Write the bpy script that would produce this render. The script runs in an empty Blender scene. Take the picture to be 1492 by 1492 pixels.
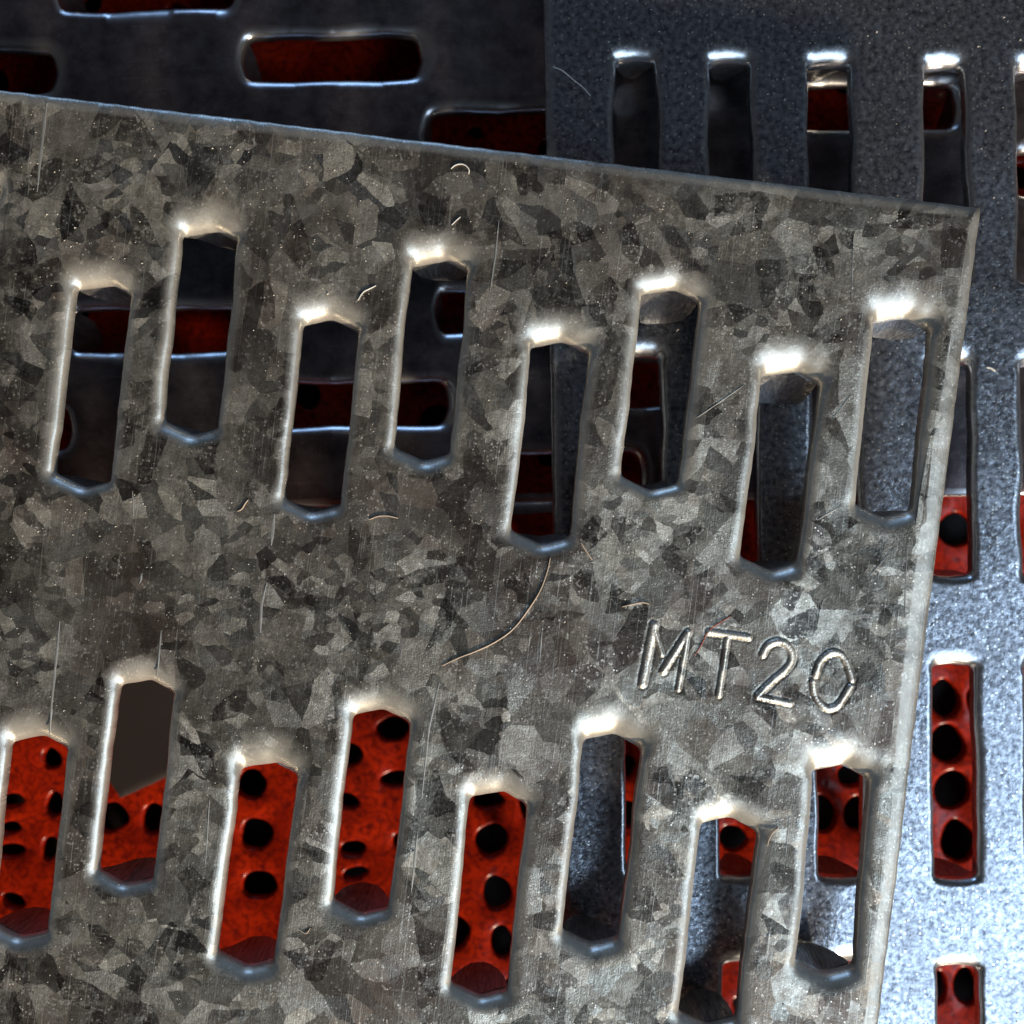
import bpy, bmesh, math, random
from mathutils import Vector, Matrix, noise
from mathutils.geometry import delaunay_2d_cdt
import numpy as np

random.seed(7)
scene = bpy.context.scene
C = scene.collection

# ---------------------------------------------------------------- scale
# shapes are drawn in small units, 26 of them to a millimetre
S = 1.0 / 26000.0
D = 1750.0            # lens to the face of the top plate, same units
CX = CY = 746.0
D_B, D_C, D_M = 130.0, 258.0, 420.0     # depth of each layer below the top plate

# ---------------------------------------------------------------- camera
cam = bpy.data.cameras.new("camera")
cam.sensor_width = 36.0
cam.lens = 18.0 / (CX / D)
cam.clip_start = 0.002
cam.clip_end = 50.0
cam.dof.use_dof = True
cam.dof.focus_distance = (D + 15) * S
cam.dof.aperture_fstop = (cam.lens / 1000.0) / (27 * S)
camo = bpy.data.objects.new("camera", cam)
camo.location = (0, 0, D * S)
C.objects.link(camo)
scene.camera = camo

# ---------------------------------------------------------------- light
world = bpy.data.worlds.new("World")
scene.world = world
world.use_nodes = True
bg = world.node_tree.nodes["Background"]
bg.inputs[0].default_value = (0.95, 0.92, 1.0, 1)
bg.inputs[1].default_value = 0.024


def aim(o, target=(0, 0, 0)):
    d = Vector(target) - o.location
    o.rotation_euler = d.to_track_quat('-Z', 'Y').to_euler()


def dirvec(az, zen):
    return Vector((math.cos(az) * math.sin(zen), math.sin(az) * math.sin(zen), math.cos(zen)))


def area(name, az, zen, dist, sx, sy, power, col, spread=180):
    l = bpy.data.lights.new(name, 'AREA')
    l.shape = 'RECTANGLE'
    l.size, l.size_y = sx, sy
    l.energy = power
    l.color = col
    l.spread = math.radians(spread)
    o = bpy.data.objects.new(name, l)
    o.location = dirvec(math.radians(az), math.radians(zen)) * dist
    aim(o)
    C.objects.link(o)
    return o


# low warm sun from the lower right, a window of blue sky behind it, a small far window opposite
sun = bpy.data.lights.new("sun", 'SUN')
sun.energy = 5.0
sun.angle = math.radians(3.5)
sun.color = (1.0, 0.83, 0.62)
suno = bpy.data.objects.new("sun", sun)
suno.location = dirvec(math.radians(-63), math.radians(71)) * 0.6
aim(suno)
C.objects.link(suno)
area("window_light", -43, 44, 0.26, 0.29, 0.14, 0.44, (0.60, 0.79, 1.0))
area("far_window_light", 98, 72, 0.9, 0.26, 0.30, 1.2, (0.34, 0.58, 1.0))

# ---------------------------------------------------------------- exposure
vs = scene.view_settings
vs.view_transform = 'Standard'
vs.look = 'None'
vs.exposure = 0.22
vs.gamma = 1.0
vs.use_curve_mapping = False
scene.cycles.max_bounces = 6


# ================================================================ helpers
def tag(o, label=None, cat=None, group=None, kind=None):
    if label: o['label'] = label
    if cat: o['category'] = cat
    if group: o['group'] = group
    if kind: o['kind'] = kind
    return o


def root(name, loc, rz=0.0):
    o = bpy.data.objects.new(name, None)
    o.empty_display_size = 20
    o.location = loc
    o.rotation_euler = (0, 0, rz)
    o.scale = (S, S, S)
    C.objects.link(o)
    return o


def mesh_obj(name, verts, faces, mat, parent=None, smooth=True):
    me = bpy.data.meshes.new(name)
    me.from_pydata([tuple(v) for v in verts], [], faces)
    me.update()
    if smooth:
        me.polygons.foreach_set('use_smooth', [True] * len(me.polygons))
    me.materials.append(mat)
    o = bpy.data.objects.new(name, me)
    C.objects.link(o)
    if parent: o.parent = parent
    return o


def at(x, y, d):
    """photograph position x, y on the layer at depth d, in drawing units about the origin"""
    k = (D + d) / D
    return Vector(((x - CX) * k, -(y - CY) * k))


# ---------------------------------------------------------------- materials
class NT:
    def __init__(self, name):
        m = bpy.data.materials.new(name)
        m.use_nodes = True
        self.m, self.t = m, m.node_tree
        self.n, self.l = self.t.nodes, self.t.links
        self.bsdf = self.n['Principled BSDF']
        self.out = self.n['Material Output']

    def node(self, typ, **kw):
        nd = self.n.new(typ)
        for k, v in kw.items():
            setattr(nd, k, v)
        return nd

    def link(self, a, b): self.l.new(a, b)

    def put(self, sock, v):
        if isinstance(v, bpy.types.NodeSocket): self.l.new(v, sock)
        else: sock.default_value = v

    def math(self, op, a, b=None, clamp=False):
        nd = self.node('ShaderNodeMath', operation=op, use_clamp=clamp)
        self.put(nd.inputs[0], a)
        if b is not None: self.put(nd.inputs[1], b)
        return nd.outputs[0]

    def vec(self, op, a, b=None, scale=None):
        nd = self.node('ShaderNodeVectorMath', operation=op)
        self.put(nd.inputs[0], a)
        if b is not None: self.put(nd.inputs[1], b)
        if scale is not None: self.put(nd.inputs[3], scale)
        return nd.outputs[0]

    def noise(self, vec, scale, detail=2.0, rough=0.5, color=False, dist=0.0):
        nd = self.node('ShaderNodeTexNoise')
        self.put(nd.inputs['Vector'], vec)
        nd.inputs['Scale'].default_value = scale
        nd.inputs['Detail'].default_value = detail
        nd.inputs['Roughness'].default_value = rough
        nd.inputs['Distortion'].default_value = dist
        return nd.outputs['Color' if color else 'Fac']

    def voro(self, vec, scale, feature='F1', out='Color', rnd=1.0):
        nd = self.node('ShaderNodeTexVoronoi', voronoi_dimensions='2D', feature=feature)
        self.put(nd.inputs['Vector'], vec)
        nd.inputs['Scale'].default_value = scale
        nd.inputs['Randomness'].default_value = rnd
        return nd.outputs[out]

    def ramp(self, fac, stops, interp='LINEAR'):
        nd = self.node('ShaderNodeValToRGB')
        cr = nd.color_ramp
        cr.interpolation = interp
        while len(cr.elements) < len(stops): cr.elements.new(0.5)
        for e, (p, c) in zip(cr.elements, stops):
            e.position = p
            e.color = (*c, 1) if len(c) == 3 else c
        self.put(nd.inputs[0], fac)
        return nd.outputs[0]

    def mix(self, fac, a, b, blend='MIX'):
        nd = self.node('ShaderNodeMix', data_type='RGBA', blend_type=blend)
        self.put(nd.inputs[0], fac)
        self.put(nd.inputs[6], a)
        self.put(nd.inputs[7], b)
        return nd.outputs[2]

    def mapr(self, v, a, b, c, d):
        nd = self.node('ShaderNodeMapRange')
        self.put(nd.inputs[0], v)
        for i, x in enumerate((a, b, c, d)): nd.inputs[1 + i].default_value = x
        return nd.outputs[0]

    def sep(self, v):
        nd = self.node('ShaderNodeSeparateXYZ')
        self.put(nd.inputs[0], v)
        return nd.outputs

    def coords(self):
        return self.node('ShaderNodeTexCoord').outputs['Object']

    def mapping(self, v, loc=(0, 0, 0), rot=(0, 0, 0), scale=(1, 1, 1)):
        nd = self.node('ShaderNodeMapping')
        self.put(nd.inputs[0], v)
        nd.inputs[1].default_value = loc
        nd.inputs[2].default_value = rot
        nd.inputs[3].default_value = scale
        return nd.outputs[0]

    def bump(self, h, dist, strength=1.0, normal=None):
        nd = self.node('ShaderNodeBump')
        nd.inputs['Strength'].default_value = strength
        nd.inputs['Distance'].default_value = dist
        self.put(nd.inputs['Height'], h)
        if normal is not None: self.put(nd.inputs['Normal'], normal)
        return nd.outputs[0]


def g(v): return (v, v, v)


def spangled_zinc():
    t = NT('spangled_zinc')
    co = t.coords()
    # crystal outlines: cells with ragged, partly straight borders
    w1 = t.vec('SCALE', t.vec('SUBTRACT', t.noise(co, 0.02, 2, 0.5, True), (.5, .5, .5)), scale=14.0)
    w2 = t.vec('SCALE', t.vec('SUBTRACT', t.noise(co, 0.10, 3, 0.6, True), (.5, .5, .5)), scale=4.5)
    p = t.vec('ADD', t.vec('ADD', co, w1), w2)

    def cells(scale, rot, squash, loc, metric='EUCLIDEAN'):
        nd = t.node('ShaderNodeTexVoronoi', voronoi_dimensions='2D', feature='F1', distance=metric)
        t.put(nd.inputs['Vector'], t.mapping(t.mapping(p, loc=loc, rot=(0, 0, rot)), scale=(1, squash, 1)))
        nd.inputs['Scale'].default_value = scale
        return nd.outputs['Color']
    big = cells(1 / 44.0, .5, .8, (0, 0, 0))
    med = cells(1 / 25.0, -.9, .6, (31, 77, 0))
    sml = cells(1 / 15.0, 1.4, .7, (131, 17, 0))
    shard = cells(1 / 27.0, 2.4, .5, (71, 217, 0))
    shard2 = cells(1 / 30.0, .7, .6, (371, 27, 0))
    bx, by, bz = t.sep(big)
    pick = t.math('GREATER_THAN', bz, 0.5)
    cell = t.mix(pick, big, med)
    cell = t.mix(t.math('MULTIPLY', t.math('GREATER_THAN', by, 0.75), 1.0), cell, sml)
    c1, c2, c3 = t.sep(cell)
    blend = t.math('ADD', t.math('MULTIPLY', c1, .50), t.math('MULTIPLY', t.sep(sml)[1], .16))
    cloud = t.noise(co, .035, 5, .68)
    blend = t.math('ADD', blend, t.mapr(cloud, .3, .7, -.14, .50))
    tone = t.ramp(blend, [(0.05, (.115, .101, .080)), (0.3, (.26, .235, .190)),
                          (0.55, (.43, .396, .325)), (0.8, (.61, .568, .475)), (1.0, (.79, .745, .64))])
    brk = t.noise(co, .06, 4, .7)
    dk = t.math('MAXIMUM', t.math('LESS_THAN', t.sep(shard)[0], .10), t.math('LESS_THAN', t.sep(shard2)[0], .085))
    mid = None
    for (sz, rt, sq, lo) in ((30, .25, .36, (11, 400, 0)), (26, 1.25, .34, (600, 41, 0)), (34, 2.75, .40, (150, 800, 0))):
        cc = t.sep(cells(1.0 / sz, rt, sq, lo))
        dk = t.math('MAXIMUM', dk, t.math('LESS_THAN', cc[0], .055))
        m_ = t.math('GREATER_THAN', cc[1], .86)
        mid = m_ if mid is None else t.math('MAXIMUM', mid, m_)
    # pale translucent shards lying over the others
    tone = t.mix(t.math('MULTIPLY', mid, t.mapr(brk, .35, .6, .55, .12)), tone, (.62, .59, .52, 1))
    dk = t.math('MULTIPLY', dk, t.mapr(brk, .34, .50, .3, .97))
    tone = t.mix(dk, tone, (.022, .020, .018, 1))
    lt = t.math('MULTIPLY', t.math('GREATER_THAN', t.sep(shard2)[1], .90), t.mapr(brk, .35, .6, .8, .2))
    tone = t.mix(lt, tone, (.50, .485, .42, 1))
    # worn, smeared areas where the crystals blur into one another
    worn = t.noise(t.mapping(co, rot=(0, 0, .15), scale=(1, .6, 1)), .011, 4, .65, dist=.8)
    smear = t.noise(t.mapping(co, rot=(0, 0, .12), scale=(.09, .022, 1)), 1.0, 5, .7, dist=.6)
    soft = t.ramp(smear, [(.28, (.13, .115, .092)), (.5, (.32, .293, .242)), (.72, (.66, .62, .53))])
    tone = t.mix(t.mapr(worn, .42, .62, .08, .66), tone, soft)
    scuff = t.noise(t.mapping(co, rot=(0, 0, -.25), scale=(.02, .16, 1)), 1.0, 4, .7)
    tone = t.mix(t.mapr(scuff, .58, .74, 0, .5), tone, (.60, .56, .48, 1))
    # frosty mottling inside each crystal
    mott = t.noise(co, 0.055, 5, 0.68)
    tone = t.mix(t.mapr(mott, .40, .66, 0.0, .8), tone, t.mix(0.7, tone, (.05, .046, .041, 1)))
    frost = t.noise(co, 0.16, 4, 0.7)
    tone = t.mix(t.mapr(frost, .55, .74, 0, .45), tone, (.52, .50, .44, 1))
    patch = t.noise(co, .012, 3, .6)
    fine = t.noise(co, .30, 3, .75)
    gm = t.mix(t.mapr(patch, .35, .65, .35, 1.0), (1, 1, 1, 1), t.ramp(fine, [(.30, g(.45)), (.5, g(.95)), (.72, g(1.5))]))
    tone = t.mix(1.0, tone, gm, 'MULTIPLY')
    # brown tone drifting over the plate
    brown_n = t.noise(co, 0.0045, 3, 0.55)
    tone = t.mix(t.mapr(brown_n, .42, .66, 0, .7), tone, (.11, .078, .062, 1))
    # sparkling specks
    spk = t.voro(co, 1 / 4.6, out='Distance')
    spc = t.sep(t.voro(co, 1 / 4.6))[0]
    area_n = t.noise(co, 0.03, 2, .6)
    spm = t.math('MULTIPLY', t.math('LESS_THAN', spk, .26),
                 t.math('GREATER_THAN', spc, t.mapr(area_n, .44, .7, .999, .92)))
    tone = t.mix(spm, tone, (.80, .74, .64, 1))
    s2 = t.voro(t.mapping(co, loc=(3, 5, 0)), 1 / 3.0)
    pn = t.noise(t.mapping(co, loc=(50, 0, 0)), .022, 4, .7)
    s2m = t.math('GREATER_THAN', t.sep(s2)[1], t.mapr(pn, .46, .70, 1.0, .80))
    tone = t.mix(t.math('MULTIPLY', s2m, .6), tone, (.58, .54, .47, 1))
    # fine rolling scratches along the sheet
    sc = t.noise(t.mapping(co, rot=(0, 0, 0.12), scale=(.55, .006, 1)), 1.0, 2, .5)
    scm = t.mapr(sc, .63, .70, 0, .55)
    tone = t.mix(scm, tone, (.50, .48, .43, 1))
    sc2 = t.noise(t.mapping(co, rot=(0, 0, 0.3), scale=(.008, .45, 1)), 1.0, 2, .5)
    tone = t.mix(t.mapr(sc2, .66, .73, 0, .25), tone, (.42, .40, .36, 1))
    at_ = t.node('ShaderNodeAttribute', attribute_name='stamp')
    tone = t.mix(at_.outputs['Fac'], tone, (.80, .72, .60, 1))
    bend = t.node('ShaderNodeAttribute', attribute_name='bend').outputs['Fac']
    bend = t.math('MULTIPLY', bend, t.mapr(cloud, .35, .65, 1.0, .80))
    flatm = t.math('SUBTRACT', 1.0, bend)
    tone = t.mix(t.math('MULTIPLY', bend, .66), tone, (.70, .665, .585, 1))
    t.put(t.bsdf.inputs['Base Color'], tone)
    met = t.mapr(c2, 0, 1, .62, .95)
    t.put(t.bsdf.inputs['Metallic'], t.math('ADD', t.math('MULTIPLY', met, flatm), t.math('MULTIPLY', bend, .60)))
    rough = t.math('ADD', t.mapr(c3, 0, 1, .27, .43), t.mapr(mott, .3, .7, -.05, .10))
    rough = t.math('ADD', t.math('MULTIPLY', rough, flatm), t.math('MULTIPLY', bend, .33))
    t.put(t.bsdf.inputs['Roughness'], rough)
    # each crystal face leans its own way
    geo = t.node('ShaderNodeNewGeometry')
    lean = t.vec('SCALE', t.vec('SUBTRACT', cell, (.5, .5, .5)), scale=t.math('MULTIPLY', flatm, .17))
    nrm = t.vec('NORMALIZE', t.vec('ADD', geo.outputs['Normal'], lean))
    h = t.math('ADD', t.math('MULTIPLY', frost, 1.3), t.math('MULTIPLY', sc, .6))
    h = t.math('ADD', h, t.math('MULTIPLY', t.noise(co, .45, 2, .6), 1.0))
    h = t.math('MULTIPLY', h, t.mapr(bend, 0, .8, 1, .22))
    t.put(t.bsdf.inputs['Normal'], t.bump(h, 1.5 * S, .28, nrm))
    return t.m


def fine_zinc(name, base, dark, rough, grain, lean_amt, bumpd, specks=1.0):
    t = NT(name)
    co = t.coords()
    n1 = t.noise(co, 1 / grain, 4, .65)
    n2 = t.noise(co, 0.012, 3, .6)
    v = t.voro(t.vec('ADD', co, t.vec('SCALE', t.noise(co, .12, 2, .5, True), scale=8.0)), 1 / (grain * .8))
    tone = t.mix(t.mapr(n1, .34, .66, 0, 1), dark, base)
    tone = t.mix(t.mapr(n2, .40, .7, 0, .35), tone, tuple(x * .55 for x in dark[:3]) + (1,))
    spk = t.voro(co, 1 / 6.0, out='Distance')
    spc = t.sep(t.voro(co, 1 / 6.0))[0]
    spm = t.math('MULTIPLY', t.math('LESS_THAN', spk, .28), t.math('GREATER_THAN', spc, .90))
    tone = t.mix(t.math('MULTIPLY', spm, specks), tone, (.85, .84, .80, 1))
    sc = t.noise(t.mapping(co, rot=(0, 0, 0.05), scale=(.006, .5, 1)), 1.0, 2, .5)
    tone = t.mix(t.mapr(sc, .66, .73, 0, .22), tone, (.75, .76, .78, 1))
    bend = t.node('ShaderNodeAttribute', attribute_name='bend').outputs['Fac']
    flatm = t.math('SUBTRACT', 1.0, bend)
    tone = t.mix(t.math('MULTIPLY', bend, .8), tone, (.62, .63, .64, 1))
    t.put(t.bsdf.inputs['Base Color'], tone)
    t.bsdf.inputs['Metallic'].default_value = .95
    ro = t.mapr(n2, .3, .7, rough - .05, rough + .08)
    t.put(t.bsdf.inputs['Roughness'], t.math('ADD', t.math('MULTIPLY', ro, flatm), t.math('MULTIPLY', bend, .26)))
    geo = t.node('ShaderNodeNewGeometry')
    lean = t.vec('SCALE', t.vec('SUBTRACT', v, (.5, .5, .5)), scale=t.math('MULTIPLY', flatm, lean_amt))
    nrm = t.vec('NORMALIZE', t.vec('ADD', geo.outputs['Normal'], lean))
    t.put(t.bsdf.inputs['Normal'], t.bump(t.math('MULTIPLY', n1, t.mapr(bend, 0, 1, 1, .3)), bumpd * S, .8, nrm))
    return t.m


def bare_steel():
    t = NT('sheared_steel')
    co = t.coords()
    n = t.noise(t.mapping(co, scale=(.22, .22, .03)), 1.0, 4, .65)
    tone = t.ramp(n, [(.3, (.16, .155, .15)), (.55, (.32, .31, .30)), (.75, (.50, .49, .46))])
    t.put(t.bsdf.inputs['Base Color'], tone)
    t.bsdf.inputs['Metallic'].default_value = .85
    t.bsdf.inputs['Roughness'].default_value = .34
    t.put(t.bsdf.inputs['Normal'], t.bump(n, 3 * S, .8))
    return t.m


def red_rubber():
    t = NT('red_rubber')
    co = t.coords()
    n = t.noise(co, .016, 4, .6, dist=.6)
    pores = t.voro(t.vec('ADD', co, t.vec('SCALE', t.noise(co, .05, 2, .5, True), scale=16.0)), 1 / 22.0, out='Distance')
    pc = t.sep(t.voro(t.vec('ADD', co, t.vec('SCALE', t.noise(co, .05, 2, .5, True), scale=16.0)), 1 / 22.0))[0]
    pm = t.math('MULTIPLY', t.mapr(pores, .16, .30, 1, 0), t.math('GREATER_THAN', pc, .62))
    tone = t.mix(t.mapr(n, .35, .68, 0, 1), (.44, .022, .003, 1), (.22, .009, .002, 1))
    tone = t.mix(t.math('MULTIPLY', pm, .7), tone, (.10, .006, .005, 1))
    fine = t.noise(t.mapping(co, rot=(0, 0, .5), scale=(.16, .05, 1)), 1.0, 3, .6)
    tone = t.mix(t.mapr(fine, .5, .7, 0, .30), tone, (.15, .007, .004, 1))
    ring = t.voro(t.vec('ADD', co, t.vec('SCALE', t.noise(co, .03, 3, .6, True), scale=40.0)), 1 / 44.0, out='Distance')
    rg_ = t.math('ABSOLUTE', t.math('SUBTRACT', t.math('FRACT', t.math('MULTIPLY', ring, 3.0)), .5))
    tone = t.mix(t.mapr(rg_, .0, .20, .72, 0), tone, (.09, .005, .003, 1))
    spd = t.noise(co, .11, 4, .7)
    tone = t.mix(t.mapr(spd, .52, .66, 0, .8), tone, (.09, .005, .004, 1))
    t.put(t.bsdf.inputs['Base Color'], tone)
    t.bsdf.inputs['Specular IOR Level'].default_value = .3
    t.bsdf.inputs['Roughness'].default_value = .24
    h = t.math('SUBTRACT', t.math('MULTIPLY', n, 1.5), t.math('MULTIPLY', pm, .5))
    t.put(t.bsdf.inputs['Normal'], t.bump(h, 3 * S, .15))
    return t.m


def plain(name, col, rough, metal=0.0):
    t = NT(name)
    co = t.coords()
    n = t.noise(co, .05, 4, .6)
    t.put(t.bsdf.inputs['Base Color'], t.mix(t.mapr(n, .3, .7, 0, 1), tuple(c * .7 for c in col) + (1,), (*col, 1)))
    t.bsdf.inputs['Roughness'].default_value = rough
    t.bsdf.inputs['Metallic'].default_value = metal
    return t.m


M_A = spangled_zinc()
M_B = fine_zinc('grained_zinc', (.60, .635, .70, 1), (.13, .14, .17, 1), .25, 9.0, .06, .8)
M_C = fine_zinc('smooth_zinc', (.34, .30, .31, 1), (.15, .13, .14, 1), .31, 46.0, .03, 1.2, .12)
M_TOOTH = bare_steel()
M_RED = red_rubber()
M_SHADOW = plain('shadow_dark', (.013, .006, .006), .85, 0)  # near-black colour imitating shade, for the added sheet on the mat
M_TABLE = plain('dark_table', (.022, .016, .015), .6)
M_FIBRE = plain('fibre_tan', (.58, .44, .32), .55)
M_FIBRE_W = plain('fibre_white', (.80, .76, .68), .5)
M_FIBRE_R = plain('fibre_red', (.45, .10, .07), .55)
M_DUST = plain('pale_dust', (.55, .50, .43), .6)


edgeA = None


# ================================================================ perforated sheet
def resample(poly, step):
    out = []
    n = len(poly)
    for i in range(n):
        a, b = Vector(poly[i]), Vector(poly[(i + 1) % n])
        k = max(1, int(round((b - a).length / step)))
        for j in range(k): out.append(a.lerp(b, j / k))
    return out


def smooth_loop(pts, it):
    n = len(pts)
    for _ in range(it):
        pts = [(pts[i - 1] + pts[i] * 2 + pts[(i + 1) % n]) * .25 for i in range(n)]
    return pts


def loop_normals(pts):
    """unit normals to the right of travel (outward for an anticlockwise loop)"""
    n = len(pts)
    out = []
    for i in range(n):
        tg = pts[(i + 1) % n] - pts[i - 1]
        if tg.length < 1e-9: tg = Vector((1, 0))
        tg.normalize()
        out.append(Vector((tg.y, -tg.x)))
    return out


def slot_loop(slot, rng):
    """anticlockwise outline of one punched slot; slot = dict(c, ax, L, W, v)"""
    c, ax, L, W, v = slot['c'], slot['ax'], slot['L'], slot['W'], slot['v']
    ay = ax
    axx = Vector((ay.y, -ay.x))
    h, w = L / 2, W / 2
    sk = slot.get('skew', 0.1) * w
    poly = [(-w, -h + v), (sk * .6, -h), (w, -h + v * .9), (w, h - v), (sk, h), (-w, h - v * .85)]
    pts = smooth_loop(resample(poly, 5.0), slot.get('soft', 4))
    sd = rng.uniform(0, 500)
    res = []
    nn = loop_normals(pts)
    for p, n in zip(pts, nn):
        side = abs(n.x)
        wob = noise.noise(Vector((p.x * .004 + sd, p.y * .012, sd))) * slot.get('wob', 5.0)
        jag = noise.noise(Vector((p.x * .05, p.y * .05 + sd, 3.1))) * slot.get('jag', 1.6) * .6
        p = p + n * (wob * side)
        res.append((p, jag))
    return [c + axx * p.x + ay * p.y for p, j in res], [j for p, j in res]


def wave(p, amp, seed):
    q = Vector((p.x * .0042, p.y * .0042, seed))
    return amp * noise.noise(q) + amp * .35 * noise.noise(q * 2.7)


def inside(p, loop):
    r = False
    n = len(loop)
    j = n - 1
    for i in range(n):
        a, b = loop[i], loop[j]
        if (a.y > p.y) != (b.y > p.y) and p.x < (b.x - a.x) * (p.y - a.y) / (b.y - a.y) + a.x:
            r = not r
        j = i
    return r


def perforated_sheet(name, outer, slots, mat, parent, thick=24.0, roll_side=(20, 9), roll_end=(46, 30),
                     edge_roll=None, amp=2.0, seed=1.0, grid=34.0, patches=(), rings=7):
    rng = random.Random(int(seed * 100))
    V, F = [], []
    BD = {}
    flat_loops = []          # (vertex indices, 2d points) on the flat face, with a flag for the outer border
    low_loops = []

    def add(p, z, bend=0.0):
        V.append((p.x, p.y, z + wave(p, amp, seed)))
        if bend: BD[len(V) - 1] = bend
        return len(V) - 1

    def bridge(a, b, flip):
        n = len(a)
        for i in range(n):
            j = (i + 1) % n
            F.append((a[i], a[j], b[j], b[i]) if not flip else (a[i], b[i], b[j], a[j]))

    # outer border (anticlockwise)
    ol = resample(outer, 14.0)
    jn = [Vector((noise.noise(Vector((p.x * .06, p.y * .06, seed))), noise.noise(Vector((p.x * .06, p.y * .06, seed + 9))))) for p in ol]
    nrm = loop_normals(ol)
    er = edge_roll or (lambda n, p: (14, 6))
    levels = [[] for _ in range(rings + 2)]
    ol2 = [p + j * 1.4 for p, j in zip(ol, jn)]
    for p, n in zip(ol2, nrm):
        k = 1.0
        w, h = er(n, p)
        f = p - n * (w * 1.2)
        levels[0].append(add(f, 0))
        for r in range(rings):
            th = math.pi / 2 * r / (rings - 1) * .93
            off, dz = w * (1 - math.sin(th)), -h * (1 - math.cos(th))
            if edge_roll and edge_roll is edgeA and n.x > .7: off, dz = [(w, 0), (w * .93, -.4), (w * .5, -h * .36), (w * .16, -h * .68), (w * .06, -h * .86), (w * .02, -h * .95), (0, -h), (0, -h - 1)][r]
            levels[r + 1].append(add(p - n * off, dz, min(.6, r / (rings - 1) * 3.0)))
        levels[rings + 1].append(add(p, -thick, .3))
    for a, b in zip(levels, levels[1:]): bridge(a, b, True)
    flat_loops.append((levels[0], True))
    low_loops.append(levels[-1])

    slot_loops = []
    for s in slots:
        lp, jg = slot_loop(s, rng)
        slot_loops.append(lp)
        nr = loop_normals(lp)      # outward = into the metal
        levels = [[] for _ in range(rings + 2)]
        sd = rng.uniform(0, 100)
        ks = rng.uniform(.72, 1.15)
        kl, kr = rng.uniform(.75, 1.25), rng.uniform(.75, 1.25)
        for p, n, j_ in zip(lp, nr, jg):
            e = abs(n.dot(s['ax'])) ** 1.5
            var = 1 + .16 * noise.noise(Vector((p.x * .02, p.y * .02, sd)))
            w = (roll_side[0] * (1 - e) + roll_end[0] * e) * var
            h = (roll_side[1] * (1 - e) + roll_end[1] * e) * var
            w *= ks * e + (1 - e) * (kl if n.x < 0 else kr)
            h *= ks * e + (1 - e)
            if n.dot(s['ax']) < 0: w, h = w * (1 - .56 * e), h * (1 - .28 * e)
            levels[0].append(add(p + n * (w * 1.15), 0))
            for r in range(rings):
                th = math.pi / 2 * r / (rings - 1) * .95
                levels[r + 1].append(add(p + n * (w * (1 - math.sin(th)) + j_ * (r / (rings - 1)) ** 3), -h * (1 - math.cos(th)), min(1.0, r / (rings - 1) * (1.7 + .9 * e))))
            levels[rings + 1].append(add(p + n * j_, -max(thick, h + 4), .3))
        for a, b in zip(levels, levels[1:]): bridge(a, b, False)
        flat_loops.append((levels[0], False))
        low_loops.append(levels[-1])
    for pl in patches:
        idx = [add(Vector(p), 0) for p in pl]
        flat_loops.append((idx, False))
        low_loops.append(None)

    # flat face between the loops
    pts, edges, back = [], [], []
    loops2d = []
    for idx, outerflag in flat_loops:
        b = len(pts)
        l2 = [Vector((V[i][0], V[i][1])) for i in idx]
        loops2d.append(l2)
        pts += l2
        back += idx
        n = len(idx)
        edges += [(b + i, b + (i + 1) % n) for i in range(n)]
    xs = [p.x for p in loops2d[0]]
    ys = [p.y for p in loops2d[0]]
    boxes = [(min(p.x for p in l) - 6, max(p.x for p in l) + 6, min(p.y for p in l) - 6, max(p.y for p in l) + 6) for l in loops2d[1:]]
    x = min(xs) + grid / 2
    while x < max(xs):
        y = min(ys) + grid / 2
        while y < max(ys):
            q = Vector((x + rng.uniform(-5, 5), y + rng.uniform(-5, 5)))
            y += grid
            if any(b[0] < q.x < b[1] and b[2] < q.y < b[3] and inside(q, l) for b, l in zip(boxes, loops2d[1:])): continue
            if not inside(q, loops2d[0]): continue
            pts.append(q)
            back.append(add(q, 0))
        x += grid
    vo, eo, fo, ov, oe, of = delaunay_2d_cdt(pts, edges, [], 0, 1e-4)
    m = []
    for k, orig in enumerate(ov):
        if orig: m.append(back[orig[0]])
        else: m.append(add(vo[k], 0))
    top = []
    for f in fo:
        c = (vo[f[0]] + vo[f[1]] + vo[f[2]]) / 3
        if not inside(c, loops2d[0]): continue
        if any(b[0] < c.x < b[1] and b[2] < c.y < b[3] and inside(c, l) for b, l in zip(boxes, loops2d[1:])): continue
        a, b_, c_ = (vo[i] for i in f)
        if (b_ - a).cross(c_ - a) < 0: f = f[::-1]
        top.append(tuple(m[i] for i in f))
    F += top
    # underside: the same face again, lower
    low = {}

    def lowv(i):
        if i not in low:
            V.append((V[i][0], V[i][1], V[i][2] - thick))
            low[i] = len(V) - 1
        return low[i]
    for f in top: F.append(tuple(lowv(i) for i in reversed(f)))
    for (idx, outerflag), ll in zip(flat_loops, low_loops):
        if ll is None: continue
        bridge(ll, [lowv(i) for i in idx], outerflag)
    o = mesh_obj(name, V, F, mat, parent)
    me = o.data
    at_b = me.attributes.new('bend', 'FLOAT', 'POINT')
    at_b.data.foreach_set('value', [BD.get(i, 0.0) for i in range(len(V))])
    # crisp rim where a roll meets the sheared wall
    bm = bmesh.new()
    bm.from_mesh(me)
    for e in bm.edges:
        if len(e.link_faces) == 2 and e.calc_face_angle(0) > math.radians(48): e.smooth = False
    bm.to_mesh(me)
    bm.free()
    return o, slot_loops


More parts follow.
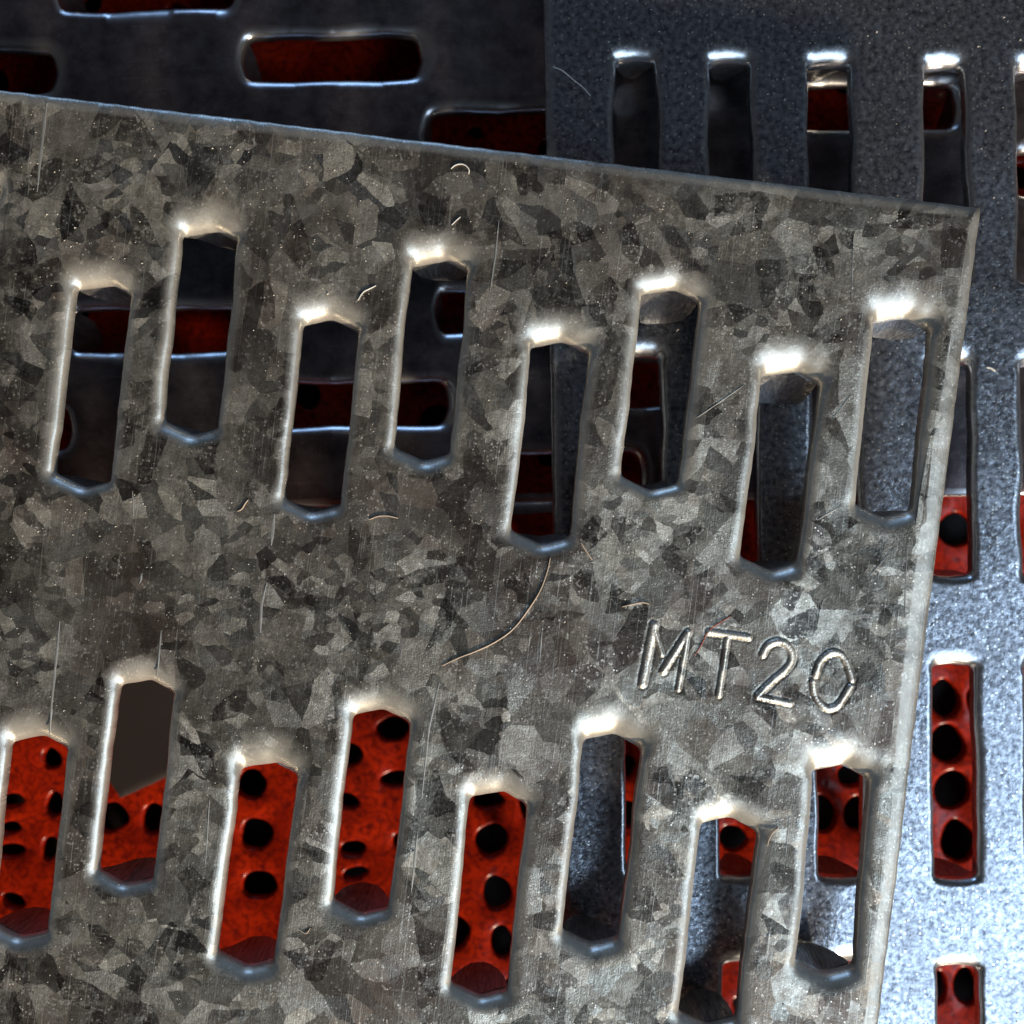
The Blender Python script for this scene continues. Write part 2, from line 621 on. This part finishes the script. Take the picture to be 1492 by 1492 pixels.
def make_tooth(slot, sgn, mat, parent, length, rng, z0=-27.0, thick=20.0, lean=.10, amp=0, seed=1):
    """one punched tooth folded down from an end of its slot"""
    ay = slot['ax'] * sgn
    axx = Vector((ay.y, -ay.x))
    h, w, v = slot['L'] / 2, slot['W'] / 2, slot['v']
    NX, NZ = 13, 11
    sd = rng.uniform(0, 900)
    lean = (lean if sgn < 0 else slot.get('lean', -.13)) + rng.uniform(-.03, .04)
    skew = rng.uniform(-.35, .35)
    tw = rng.uniform(-.25, .25)
    base_z = z0 + wave(slot['c'] + ay * h, amp, seed)

    def pt(i, k, backside):
        t = k / (NZ - 1)
        u = i / (NX - 1) * 2 - 1
        # the outline narrows to a slanting point
        hw = w * (1.0 if t < .1 else 1 - .24 * ((t - .1) / .9) ** 1.4)
        end = length * (1 - .62 * abs((u - skew * .6) / (1 + abs(skew * .6))) ** 1.9)
        jag = noise.noise(Vector((u * 4, t * 6, sd))) * 2.5 * t
        x = u * hw + jag + skew * w * .25 * t
        z = -t * end - noise.noise(Vector((u * 5, sd, 1))) * 4 * t
        y = h - v * abs(u) ** 1.1 * (1 - .7 * t) + 1.2
        y -= lean * t * length + tw * u * w * .5 * t
        if backside: y += thick * (1 - .45 * t)
        p = slot['c'] + axx * x + ay * y
        return (p.x, p.y, base_z + z)
    V, F = [], []
    for b in (0, 1):
        for k in range(NZ):
            for i in range(NX): V.append(pt(i, k, b))
    n = NX * NZ
    I = lambda b, k, i: b * n + k * NX + i
    for k in range(NZ - 1):
        for i in range(NX - 1):
            F.append((I(0, k, i), I(0, k, i + 1), I(0, k + 1, i + 1), I(0, k + 1, i)))
            F.append((I(1, k, i), I(1, k + 1, i), I(1, k + 1, i + 1), I(1, k, i + 1)))
        for i in (0, NX - 1):
            q = (I(0, k, i), I(0, k + 1, i), I(1, k + 1, i), I(1, k, i))
            F.append(q if i == 0 else q[::-1])
    for i in range(NX - 1):
        F.append((I(0, 0, i), I(1, 0, i), I(1, 0, i + 1), I(0, 0, i + 1)))
        F.append((I(0, NZ - 1, i), I(0, NZ - 1, i + 1), I(1, NZ - 1, i + 1), I(1, NZ - 1, i)))
    o = mesh_obj('tooth', V, F, mat, parent)
    bm = bmesh.new()
    bm.from_mesh(o.data)
    bmesh.ops.recalc_face_normals(bm, faces=bm.faces)
    for e in bm.edges:
        if len(e.link_faces) == 2 and e.calc_face_angle(0) > math.radians(40): e.smooth = False
    bm.to_mesh(o.data)
    bm.free()
    return o


def to_local(p, origin, ang):
    d = p - origin
    c, s = math.cos(-ang), math.sin(-ang)
    return Vector((d.x * c - d.y * s, d.x * s + d.y * c))


def vslot(top, bot, W, v, **kw):
    ax = (top - bot).normalized()
    d = dict(c=(top + bot) / 2, ax=ax, L=(top - bot).length, W=W, v=v)
    d.update(kw)
    return d


# ================================================================ the setting


def ground_sheet(name, z, mat, half):
    n = 12
    V = [((i / n * 2 - 1) * half, (j / n * 2 - 1) * half, 0) for j in range(n + 1) for i in range(n + 1)]
    F = [(j * (n + 1) + i, j * (n + 1) + i + 1, (j + 1) * (n + 1) + i + 1, (j + 1) * (n + 1) + i) for j in range(n) for i in range(n)]
    o = mesh_obj(name, V, F, mat)
    o.scale = (S, S, S)
    o.location = (0, 0, z * S)
    tag(o, kind='structure')
    return o


ground_sheet('table', -(D_M + 95), M_TABLE, 2600)

# red rubber mat with round and oval through-holes
holes_seen = [(75, 1105, 13, 16), (14, 1166, 18, 9), (78, 1172, 12, 17), (14, 1206, 15, 9), (14, 1240, 19, 10), (72, 1236, 11, 17),
              (20, 1312, 17, 11), (162, 1190, 24, 20), (224, 1192, 17, 22), (366, 1142, 21, 21), (373, 1215, 24, 23), (379, 1290, 26, 20),
              (572, 1062, 24, 18), (508, 1100, 20, 16), (578, 1135, 24, 11), (506, 1166, 17, 11), (514, 1236, 19, 11), (518, 1271, 18, 9),
              (712, 1164, 22, 13), (716, 1224, 24, 23), (724, 1300, 21, 25), (662, 1362, 20, 27), (731, 1372, 17, 24),
              (905, 1117, 21, 18), (913, 1186, 20, 19), (1068, 1222, 20, 18), (1196, 1186, 22, 26), (1250, 1186, 20, 24), (1241, 1128, 20, 18),
              (1376, 1018, 22, 27), (1425, 1020, 16, 20), (1380, 1085, 24, 29), (1388, 1152, 26, 28), (1396, 1226, 25, 30),
              (1366, 1440, 13, 24), (1408, 1438, 18, 27), (1391, 772, 26, 24), (1082, 1462, 14, 12)]
rng = random.Random(3)
holes = []
for (x, y, a, b) in holes_seen:
    p = at(x, y, D_M)
    k = (D + D_M) / D
    holes.append((p, a * k, b * k, rng.uniform(-.3, .3)))
tries = 0
while len(holes) < 330 and tries < 9000:
    tries += 1
    p = Vector((rng.uniform(-1240, 1240), rng.uniform(-1240, 1240)))
    r = rng.uniform(13, 29)
    if all((p - q[0]).length > max(a_ for a_ in (q[1], q[2])) + r + 26 for q in holes):
        # keep the well-seen strips as counted
        holes.append((p, r, r * rng.uniform(.7, 1.15), rng.uniform(-.6, .6)))


def red_mat():
    V, F, pts, edges = [], [], [], []
    half = 1300.0
    thick = 15.0
    loops = []
    ol = resample([(-half, -half), (half, -half), (half, half), (-half, half)], 60)
    loops.append(ol)
    for p, a, b, r in holes:
        sd = rng.uniform(0, 99)
        l = []
        for i in range(26):
            th = 2 * math.pi * i / 26
            q = Vector((a * math.cos(th), b * math.sin(th))) * (1 + .16 * noise.noise(Vector((math.cos(th), math.sin(th), sd))))
            q.rotate(Matrix.Rotation(r, 2))
            l.append(p + q)
        loops.append(l)
    prof = [(5, 0), (2.5, -.8), (.8, -2.5), (0, -6), (-.5, -thick)]
    tops = []

    def zz(p): return 7 * noise.noise(Vector((p.x * .009, p.y * .009, 4))) + 3 * noise.noise(Vector((p.x * .03, p.y * .03, 8)))
    for li, l in enumerate(loops):
        if li == 0:
            idx = []
            for p in l:
                V.append((p.x, p.y, zz(p)))
                idx.append(len(V) - 1)
            lowr = []
            for p in l:
                V.append((p.x, p.y, -thick))
                lowr.append(len(V) - 1)
            n = len(l)
            for i in range(n):
                j = (i + 1) % n
                F.append((idx[i], lowr[i], lowr[j], idx[j]))
            tops.append(idx)
            continue
        nr = loop_normals(l)
        rings = []
        for off, z in prof:
            ring = []
            for p, n_ in zip(l, nr):
                q = p + n_ * off
                V.append((q.x, q.y, z + zz(q) * (1 if z > -thick else 0)))
                ring.append(len(V) - 1)
            rings.append(ring)
        n = len(l)
        for a_, b_ in zip(rings, rings[1:]):
            for i in range(n):
                j = (i + 1) % n
                F.append((a_[i], a_[j], b_[j], b_[i]))
        tops.append(rings[0])
    back = []
    for idx in tops:
        b = len(pts)
        n = len(idx)
        pts += [Vector(V[i][:2]) for i in idx]
        back += idx
        edges += [(b + i, b + (i + 1) % n) for i in range(n)]
    x = -half + 20
    while x < half:
        y = -half + 20
        while y < half:
            q = Vector((x + rng.uniform(-6, 6), y + rng.uniform(-6, 6)))
            y += 26
            if all((q - h[0]).length > max(h[1], h[2]) * 1.2 + 12 for h in holes):
                V.append((q.x, q.y, zz(q)))
                pts.append(q)
                back.append(len(V) - 1)
        x += 26
    vo, eo, fo, ov, oe, of = delaunay_2d_cdt(pts, edges, [], 0, 1e-4)
    m = []
    for k, orig in enumerate(ov):
        if orig: m.append(back[orig[0]])
        else:
            V.append((vo[k].x, vo[k].y, zz(vo[k])))
            m.append(len(V) - 1)
    l2 = [[Vector(V[i][:2]) for i in idx] for idx in tops[1:]]
    for f in fo:
        c = (vo[f[0]] + vo[f[1]] + vo[f[2]]) / 3
        hit = False
        for h, l in zip(holes, l2):
            if (c - h[0]).length < max(h[1], h[2]) * 1.4 + 12 and inside(c, l):
                hit = True
                break
        if hit: continue
        a, b_, c_ = (vo[i] for i in f)
        if (b_ - a).cross(c_ - a) < 0: f = f[::-1]
        F.append(tuple(m[i] for i in f))
    o = mesh_obj('mat', V, F, M_RED)
    o.scale = (S, S, S)
    o.location = (0, 0, -D_M * S)
    tag(o, label='red rubber mat pierced with dark round holes', kind='structure')
    return o


red_mat()

# ================================================================ plate C: smooth, slots lying across
angC = math.radians(1.2)
oC = at(60, 760, D_C)
rC = root('nail_plate', (oC.x * S, oC.y * S, -D_C * S), angC)
tag(rC, 'smooth dark blue-grey steel plate with sideways slots, underneath the other two', 'metal plate', 'stacked nail plates')


def LC(x, y): return to_local(at(x, y, D_C), oC, angC)


cs = [(350, 612, 83), (618, 880, 193), (-185, 78, 104), (78, 342, -21), (97, 362, 481), (388, 652, 588), (633, 897, 452),
      (-165, 101, 626), (672, 936, 694), (905, 1166, 558), (1134, 1397, 155), (1475, 1740, 250), (-430, -165, 500),
      (1175, 1440, 455), (362, 625, 345), (100, 340, 240), (890, 1120, -45), (1420, 1690, 25)]
slotsC = []
for (x0, x1, y) in cs:
    a, b = LC(x0, y + 2), LC(x1, y - 2)
    slotsC.append(vslot(b, a, 72, 10, soft=7, wob=5))
pC = [LC(-900, 760), LC(1850, 716), LC(1850, -900), LC(-900, -900)]
shC, _ = perforated_sheet('sheet', pC, slotsC, M_C, rC, thick=24, roll_side=(20, 12), roll_end=(26, 18), amp=4.0, seed=3.3, grid=60)
tr = random.Random(5)
for s in slotsC:
    for sg in (1, -1): make_tooth(s, sg, M_TOOTH, rC, 128, tr, z0=-19, lean=.05, amp=4.0, seed=3.3)

# ================================================================ plate B: fine grained, upright slots
angB = math.radians(1.1)
oB = at(790, 0, D_B)
rB = root('nail_plate', (oB.x * S, oB.y * S, -D_B * S), angB)
tag(rB, 'fine-grained blue-grey steel plate with rows of upright slots, right side', 'metal plate', 'stacked nail plates')


def LB(x, y): return to_local(at(x, y, D_B), oB, angB)


cols = [920, 1064, 1209, 1377, 1512]
rowsY = [(-345, -40), (86, 400), (520, 832), (962, 1275), (1404, 1720)]
slotsB = []
for (y0, y1) in rowsY:
    for i, cx in enumerate(cols):
        dy = (cx - 920) * .017
        xs_ = cx + (y0 - 90) * .0155 + (6 if i in (0,) else 0)
        a, b = LB(xs_, y0 + dy), LB(xs_ + (y1 - y0) * .014, y1 + dy)
        slotsB.append(vslot(a, b, 66, 4, soft=3, wob=5, jag=1.2))
pB = [LB(824, 1750), LB(1650, 1750), LB(1610, -380), LB(785, -380)]
shB, _ = perforated_sheet('sheet', pB, slotsB, M_B, rB, thick=24, roll_side=(11, 9), roll_end=(34, 28),
                          edge_roll=lambda n, p: (16, 4), amp=2.2, seed=5.1, grid=50)
for s in slotsB:
    for sg in (1, -1): make_tooth(s, sg, M_TOOTH, rB, 92, tr, z0=-27, lean=.05, amp=2.2, seed=5.1)

# ================================================================ dark sheet added to stand in for a soft shadow on the mat
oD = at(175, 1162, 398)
rD = root('shadow_sheet', (oD.x * S, oD.y * S, -398 * S), 0.0)
tag(rD, 'dark pointed sheet standing in for a shadow on the red mat under the top plate', 'shadow stand-in')


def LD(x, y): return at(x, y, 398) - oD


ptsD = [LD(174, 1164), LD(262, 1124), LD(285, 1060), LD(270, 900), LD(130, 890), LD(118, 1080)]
shD, _ = perforated_sheet('sheet', ptsD, [], M_SHADOW, rD, thick=18,
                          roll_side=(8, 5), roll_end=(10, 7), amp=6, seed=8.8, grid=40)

# ================================================================ plate A: spangled, stamped, on top
angA = -math.radians(6.9)
oA = at(1430, 302, 0)
rA = root('nail_plate', (oA.x * S, oA.y * S, 0), angA)
tag(rA, 'spangled grey steel plate with stamped letters, lying on top of the stack', 'metal plate', 'stacked nail plates')


def LA(x, y): return to_local(at(x, y, 0), oA, angA)


sa = [(-44, 258, -80, 556), (150, 410, 114, 710), (304, 330, 274, 633), (481, 461, 452, 747), (641, 373, 612, 671), (817, 494, 786, 793),
      (980, 417, 945, 714), (1156, 538, 1119, 831), (1318, 459, 1288, 754),
      (54, 1076, 22, 1371), (213, 992, 177, 1293), (391, 1116, 353, 1414), (556, 1036, 522, 1337), (727, 1157, 695, 1458),
      (894, 1074, 859, 1381), (1066, 1196, 1030, 1500), (1229, 1120, 1202, 1424), (-110, 1010, -140, 1310)]
slotsA = [vslot(LA(a, b), LA(c, d), 84, 16, soft=2, skew=tr.uniform(0, .25), wob=3.0, jag=1.8) for (a, b, c, d) in sa]
for i_, l_ in ((6, .36), (7, .42), (8, .16), (4, .12), (1, .14), (2, .05)): slotsA[i_]['lean'] = l_
pA = [LA(-330, 90), LA(-549, 1800), LA(1243, 1800), LA(1430, 302)]


def edgeA(n, p):
    if n.x > .7:
        w = 14 + 17 * min(1, max(0, -p.y / 420)) - 8 * min(1, max(0, (-p.y - 700) / 200))
        return (w, w * .30)
    if n.y > .7: return (20, 6)
    return (16, 6)


# stamped lettering: a fine patch of sheet with the strokes pressed in
strokes = [[(953, 911), (945, 950), (936, 996)], [(953, 917), (964, 954)], [(1003, 921), (986, 946), (966, 978)], [(1001, 928), (995, 965), (988, 1004)],
           [(1033, 921), (1062, 925), (1091, 929)], [(1060, 930), (1054, 970), (1047, 1013)],
           [(1111, 954), (1117, 941), (1132, 933), (1148, 939), (1156, 956), (1148, 974), (1126, 991), (1104, 1013)], [(1104, 1015), (1128, 1020), (1151, 1025)],
           [(1188, 984), (1195, 961), (1214, 948), (1231, 957), (1241, 990)], [(1184, 994), (1187, 1016), (1203, 1034), (1221, 1030), (1239, 1000)]]
wid = [6.6, 4.0, 5.4, 4.4, 5.0, 4.6, 5.4, 4.6, 5.4, 5.4]
segs = []
for st, wd in zip(strokes, wid):
    q = [LA(*p) for p in st]
    for _ in range(2):
        q2 = [q[0]]
        for a, b in zip(q, q[1:]): q2 += [a.lerp(b, .25), a.lerp(b, .75)]
        q = q2 + [q[-1]]
    for a, b in zip(q, q[1:]): segs.append((a, b, wd))
allp = [s for sg in segs for s in sg[:2]]
px0, px1 = min(p.x for p in allp) - 14, max(p.x for p in allp) + 14
py0, py1 = min(p.y for p in allp) - 14, max(p.y for p in allp) + 14
stp = 1.5
nx, ny = int((px1 - px0) / stp), int((py1 - py0) / stp)
AMP_A, SEED_A = 2.6, 2.2
gx = np.linspace(px0, px1, nx + 1)
gy = np.linspace(py0, py1, ny + 1)
GX, GY = np.meshgrid(gx, gy)
best = np.full(GX.shape, 9.0)
along = np.zeros(GX.shape)
acc = 0.0
for a, b, wd in segs:
    d = b - a
    L2 = d.length_squared
    t_ = np.clip(((GX - a.x) * d.x + (GY - a.y) * d.y) / L2, 0, 1)
    dist = np.hypot(GX - (a.x + t_ * d.x), GY - (a.y + t_ * d.y)) / wd
    along = np.where(dist < best, acc + t_ * d.length, along)
    best = np.minimum(best, dist)
    acc += d.length
V, F, stampv = [], [], []
for j in range(ny + 1):
    for i in range(nx + 1):
        p = Vector((gx[i], gy[j]))
        dd = best[j, i]
        z = 0.0
        st_ = 0.0
        if dd < 1.9:
            rag = dd + .16 * noise.noise(Vector((p.x * .22, p.y * .22, 2)))
            f = max(0.0, 1 - rag)
            rib = .5 + .5 * math.sin(along[j, i] * 1.35 + 2.5 * noise.noise(Vector((p.x * .1, p.y * .1, 5))))
            # raised bead with a pressed trough round it
            z = 2.6 * min(1, f * 1.5) * (.90 + .10 * rib)
            if rag > .95: z -= .7 * math.exp(-((rag - 1.25) / .28) ** 2)
            st_ = max(0.0, min(1.0, f * 2.6)) * (.80 + .20 * rib)
        if i in (0, nx) or j in (0, ny): z = 0.0
        V.append((p.x, p.y, z + wave(p, AMP_A, SEED_A)))
        stampv.append(st_)
for j in range(ny):
    for i in range(nx):
        k = j * (nx + 1) + i
        F.append((k, k + 1, k + nx + 2, k + nx + 1))
letters = mesh_obj('stamped_letters', V, F, M_A, rA)
att = letters.data.attributes.new('stamp', 'FLOAT', 'POINT')
att.data.foreach_set('value', stampv)
letters['label'] = 'pale stamped letters and numbers on the sheet'
border = [Vector((gx[i], gy[0])) for i in range(0, nx)] + [Vector((gx[nx], gy[j])) for j in range(0, ny)] + \
         [Vector((gx[i], gy[ny])) for i in range(nx, 0, -1)] + [Vector((gx[0], gy[j])) for j in range(ny, 0, -1)]
shA, _ = perforated_sheet('sheet', pA, slotsA, M_A, rA, thick=24, roll_side=(18, 9), roll_end=(54, 31), edge_roll=edgeA,
                          amp=AMP_A, seed=SEED_A, grid=36, patches=[border], rings=8)
for s in slotsA:
    for sg in (1, -1): make_tooth(s, sg, M_TOOTH, rA, 96, tr, z0=-29, lean=.10, amp=AMP_A, seed=SEED_A)


# ================================================================ small loose things
def tube(name, pts, rad, mat, taper=.5):
    """thin fibre through 3-d points, drawing units"""
    P = [Vector(p) for p in pts]
    for _ in range(2):
        Q = [P[0]]
        for a, b in zip(P, P[1:]): Q += [a.lerp(b, .25), a.lerp(b, .75)]
        P = Q + [P[-1]]
    V, F = [], []
    n = 6
    for i, p in enumerate(P):
        tg = (P[min(i + 1, len(P) - 1)] - P[max(i - 1, 0)]).normalized()
        s = tg.cross(Vector((0, 0, 1)))
        s.normalize()
        u = s.cross(tg)
        e = i / (len(P) - 1)
        r = rad * (1 - taper * abs(2 * e - 1) ** 3) * (1 + .15 * noise.noise(p * .1))
        for k in range(n):
            a = 2 * math.pi * k / n
            q = p + s * math.cos(a) * r + u * math.sin(a) * r
            V.append(tuple(q))
    for i in range(len(P) - 1):
        for k in range(n):
            F.append((i * n + k, i * n + (k + 1) % n, (i + 1) * n + (k + 1) % n, (i + 1) * n + k))
    F.append(tuple(range(n))[::-1])
    F.append(tuple(range((len(P) - 1) * n, len(P) * n)))
    c = Vector((P[0].x, P[0].y, 0))
    V = [(v[0] - c.x, v[1] - c.y, v[2]) for v in V]
    o = mesh_obj(name, V, F, mat)
    o.location = (c.x * S, c.y * S, 0)
    o.scale = (S, S, S)
    return o


def fibre(px, rad, mat, label, d=0, lift=1.0, group='fibres and lint on the plates'):
    pts = []
    for i, (x, y) in enumerate(px):
        p = at(x, y, d)
        pl = to_local(p, oA, angA) if d == 0 else to_local(p, oB, angB)
        z = (wave(pl, AMP_A, SEED_A) if d == 0 else wave(pl, 2.2, 5.1)) - d
        pts.append((p.x, p.y, z + rad * .66 + .5 * lift * (0 if i in (0, len(px) - 1) else 1)))
    o = tube('fibre', pts, rad * .66, mat)
    tag(o, label, 'fibre', group)
    return o


fibre([(802, 812), (797, 835), (787, 862), (770, 888), (748, 918), (718, 938), (688, 951), (668, 958), (644, 970)], 1.6, M_FIBRE,
      'longest tan hair, curving down from a slot near the centre of the top plate')
fibre([(657, 246), (664, 240), (676, 239), (684, 247), (683, 254)], 1.5, M_FIBRE_W, 'small pale hooked fibre just below the upper edge of the top plate')
fibre([(521, 438), (529, 425), (538, 421), (548, 416)], 1.5, M_FIBRE_W, 'short pale bent fibre between the third and fourth upper slots')
fibre([(658, 328), (664, 322), (671, 316)], 1.3, M_FIBRE_W, 'tiny pale fibre above the fourth upper slot')
fibre([(346, 745), (353, 742), (357, 734), (362, 728)], 1.4, M_FIBRE, 'small kinked tan fibre left of the third upper slot bottom')
fibre([(538, 757), (550, 752), (564, 751), (580, 755)], 1.4, M_FIBRE, 'short curved tan fibre below the fourth upper slot')
fibre([(846, 790), (854, 803), (863, 816)], 1.6, M_FIBRE, 'short straight tan fibre beside the top of the longest hair')
fibre([(906, 884), (922, 880), (936, 877), (946, 880)], 1.5, M_FIBRE, 'tan fibre lying just above the first stamped letter')
fibre([(1012, 955), (1022, 940), (1030, 920), (1044, 910), (1066, 897)], 1.1, M_FIBRE_R, 'thin reddish thread touching the stamped letter T')
fibre([(1118, 1232), (1120, 1222), (1126, 1212), (1134, 1206)], 1.4, M_FIBRE, 'tan curved fibre right of the lowest slot near the bottom edge')
fibre([(1437, 535), (1443, 536), (1450, 541)], 2.0, M_FIBRE_W, 'pale crumb of lint on the right plate beside the top plate edge', d=D_B)
fibre([(805, 97), (820, 103), (835, 117), (850, 128), (860, 140)], 1.1, M_FIBRE_W, 'pale thread on the right plate near its upper left corner', d=D_B)
fibre([(436, 1354), (446, 1362), (452, 1352)], 1.1, M_FIBRE, 'small tan fibre right of the third lower slot')


# long bright scratches on the top plate, raised burrs of metal
def sliver(px, w, parent):
    P = [LA(*p) for p in px]
    P = resample_open(P, 6)
    V, F = [], []
    n = len(P)
    for i, p in enumerate(P):
        tg = (P[min(i + 1, n - 1)] - P[max(i - 1, 0)]).normalized()
        s = Vector((tg.y, -tg.x))
        e = i / (n - 1)
        ww = w * (math.sin(math.pi * min(1, max(0, .06 + e * .88))) ** .6) * (1 + .5 * noise.noise(Vector((p.x * .08, p.y * .08, 1))))
        z = wave(p, AMP_A, SEED_A)
        V += [(p.x - s.x * ww, p.y - s.y * ww, z - .4), (p.x, p.y, z + 1.0), (p.x + s.x * ww, p.y + s.y * ww, z - .4)]
    for i in range(n - 1):
        for k in (0, 1):
            a = i * 3 + k
            F.append((a, a + 1, a + 4, a + 3))
    return mesh_obj('scratch', V, F, M_SCR, parent)


def resample_open(P, step):
    out = []
    for a, b in zip(P, P[1:]):
        k = max(1, int((b - a).length / step))
        out += [a.lerp(b, i / k) for i in range(k)]
    return out + [P[-1]]


M_SCR = plain('scratched_zinc', (.36, .35, .32), .5, .5)
for px, w in [([(87, 905), (82, 960), (75, 1030), (72, 1070)], 2.6), ([(388, 852), (381, 880), (379, 922)], 3.0), ([(235, 918), (229, 985)], 1.8),
              ([(640, 995), (625, 1060), (614, 1165)], 2.4), ([(608, 1215), (599, 1300)], 2.2), ([(400, 748), (395, 795)], 3.5),
              ([(68, 150), (58, 235), (54, 280)], 3.2), ([(727, 320), (722, 370), (714, 425)], 1.8), ([(1243, 345), (1240, 440)], 1.4),
              ([(207, 835), (203, 850)], 2.5), ([(1150, 1195), (1144, 1250)], 1.8), ([(1212, 612), (1240, 575)], 1.2), ([(1016, 608), (1083, 562)], 1.2),
              ([(1190, 758), (1224, 738)], 1.2), ([(1322, 790), (1318, 900)], 1.4), ([(790, 915), (786, 965)], 1.6), ([(305, 1165), (299, 1260)], 1.3),
              ([(193, 715), (194, 752)], 2.2), ([(1262, 845), (1302, 800)], 1.0)]:
    sliver(px, w, rA)


# dust: pale grains scattered on the top and right plates
def dust():
    rg = random.Random(11)
    V, F = [], []

    def grain(p, z, r):
        b = len(V)
        vs_ = [Vector((rg.uniform(-1, 1), rg.uniform(-1, 1), rg.uniform(-.2, 1))).normalized() * r * rg.uniform(.6, 1.2) for _ in range(5)]
        for q in [(1, 0, 0), (-.5, .87, 0), (-.5, -.87, 0), (0, 0, 1), (0, 0, -.6)]:
            k = rg.uniform(.6, 1.3) * r
            V.append((p.x + q[0] * k, p.y + q[1] * k * rg.uniform(.6, 1.4), z + q[2] * k))
        for f in [(0, 1, 3), (1, 2, 3), (2, 0, 3), (1, 0, 4), (2, 1, 4), (0, 2, 4)]:
            F.append(tuple(b + i for i in f))

    def blocked(pl, slots, m):
        for s in slots:
            d = pl - s['c']
            if abs(d.dot(s['ax'])) < s['L'] / 2 + m and abs(d.x * s['ax'].y - d.y * s['ax'].x) < s['W'] / 2 + m: return True
        return False
    n = 0
    while n < 900:
        x, y = rg.uniform(-5, 1440), rg.uniform(120, 1500)
        p = at(x, y, 0)
        pl = to_local(p, oA, angA)
        if pl.x > -40 or pl.y > -24 or blocked(pl, slotsA, 30): continue
        if noise.noise(Vector((x * .006, y * .006, 3))) + rg.uniform(-.5, .5) < -.1: continue
        grain(p, wave(pl, AMP_A, SEED_A), rg.choice([.8, .9, 1.0, 1.1, 1.3, 1.3, 1.9]))
        n += 1
    n = 0
    while n < 260:
        x, y = rg.uniform(800, 1495), rg.uniform(-5, 1500)
        p = at(x, y, D_B)
        pl = to_local(p, oB, angB)
        if blocked(pl, slotsB, 20) or pl.x < 20: continue
        grain(p, wave(pl, 2.2, 5.1) - D_B, rg.choice([.9, 1.1, 1.3, 1.7, 2.2]))
        n += 1
    o = mesh_obj('dust', V, F, M_DUST, smooth=False)
    o.scale = (S, S, S)
    tag(o, 'pale dust grains scattered over the two upper plates', 'dust', kind='stuff')


dust()
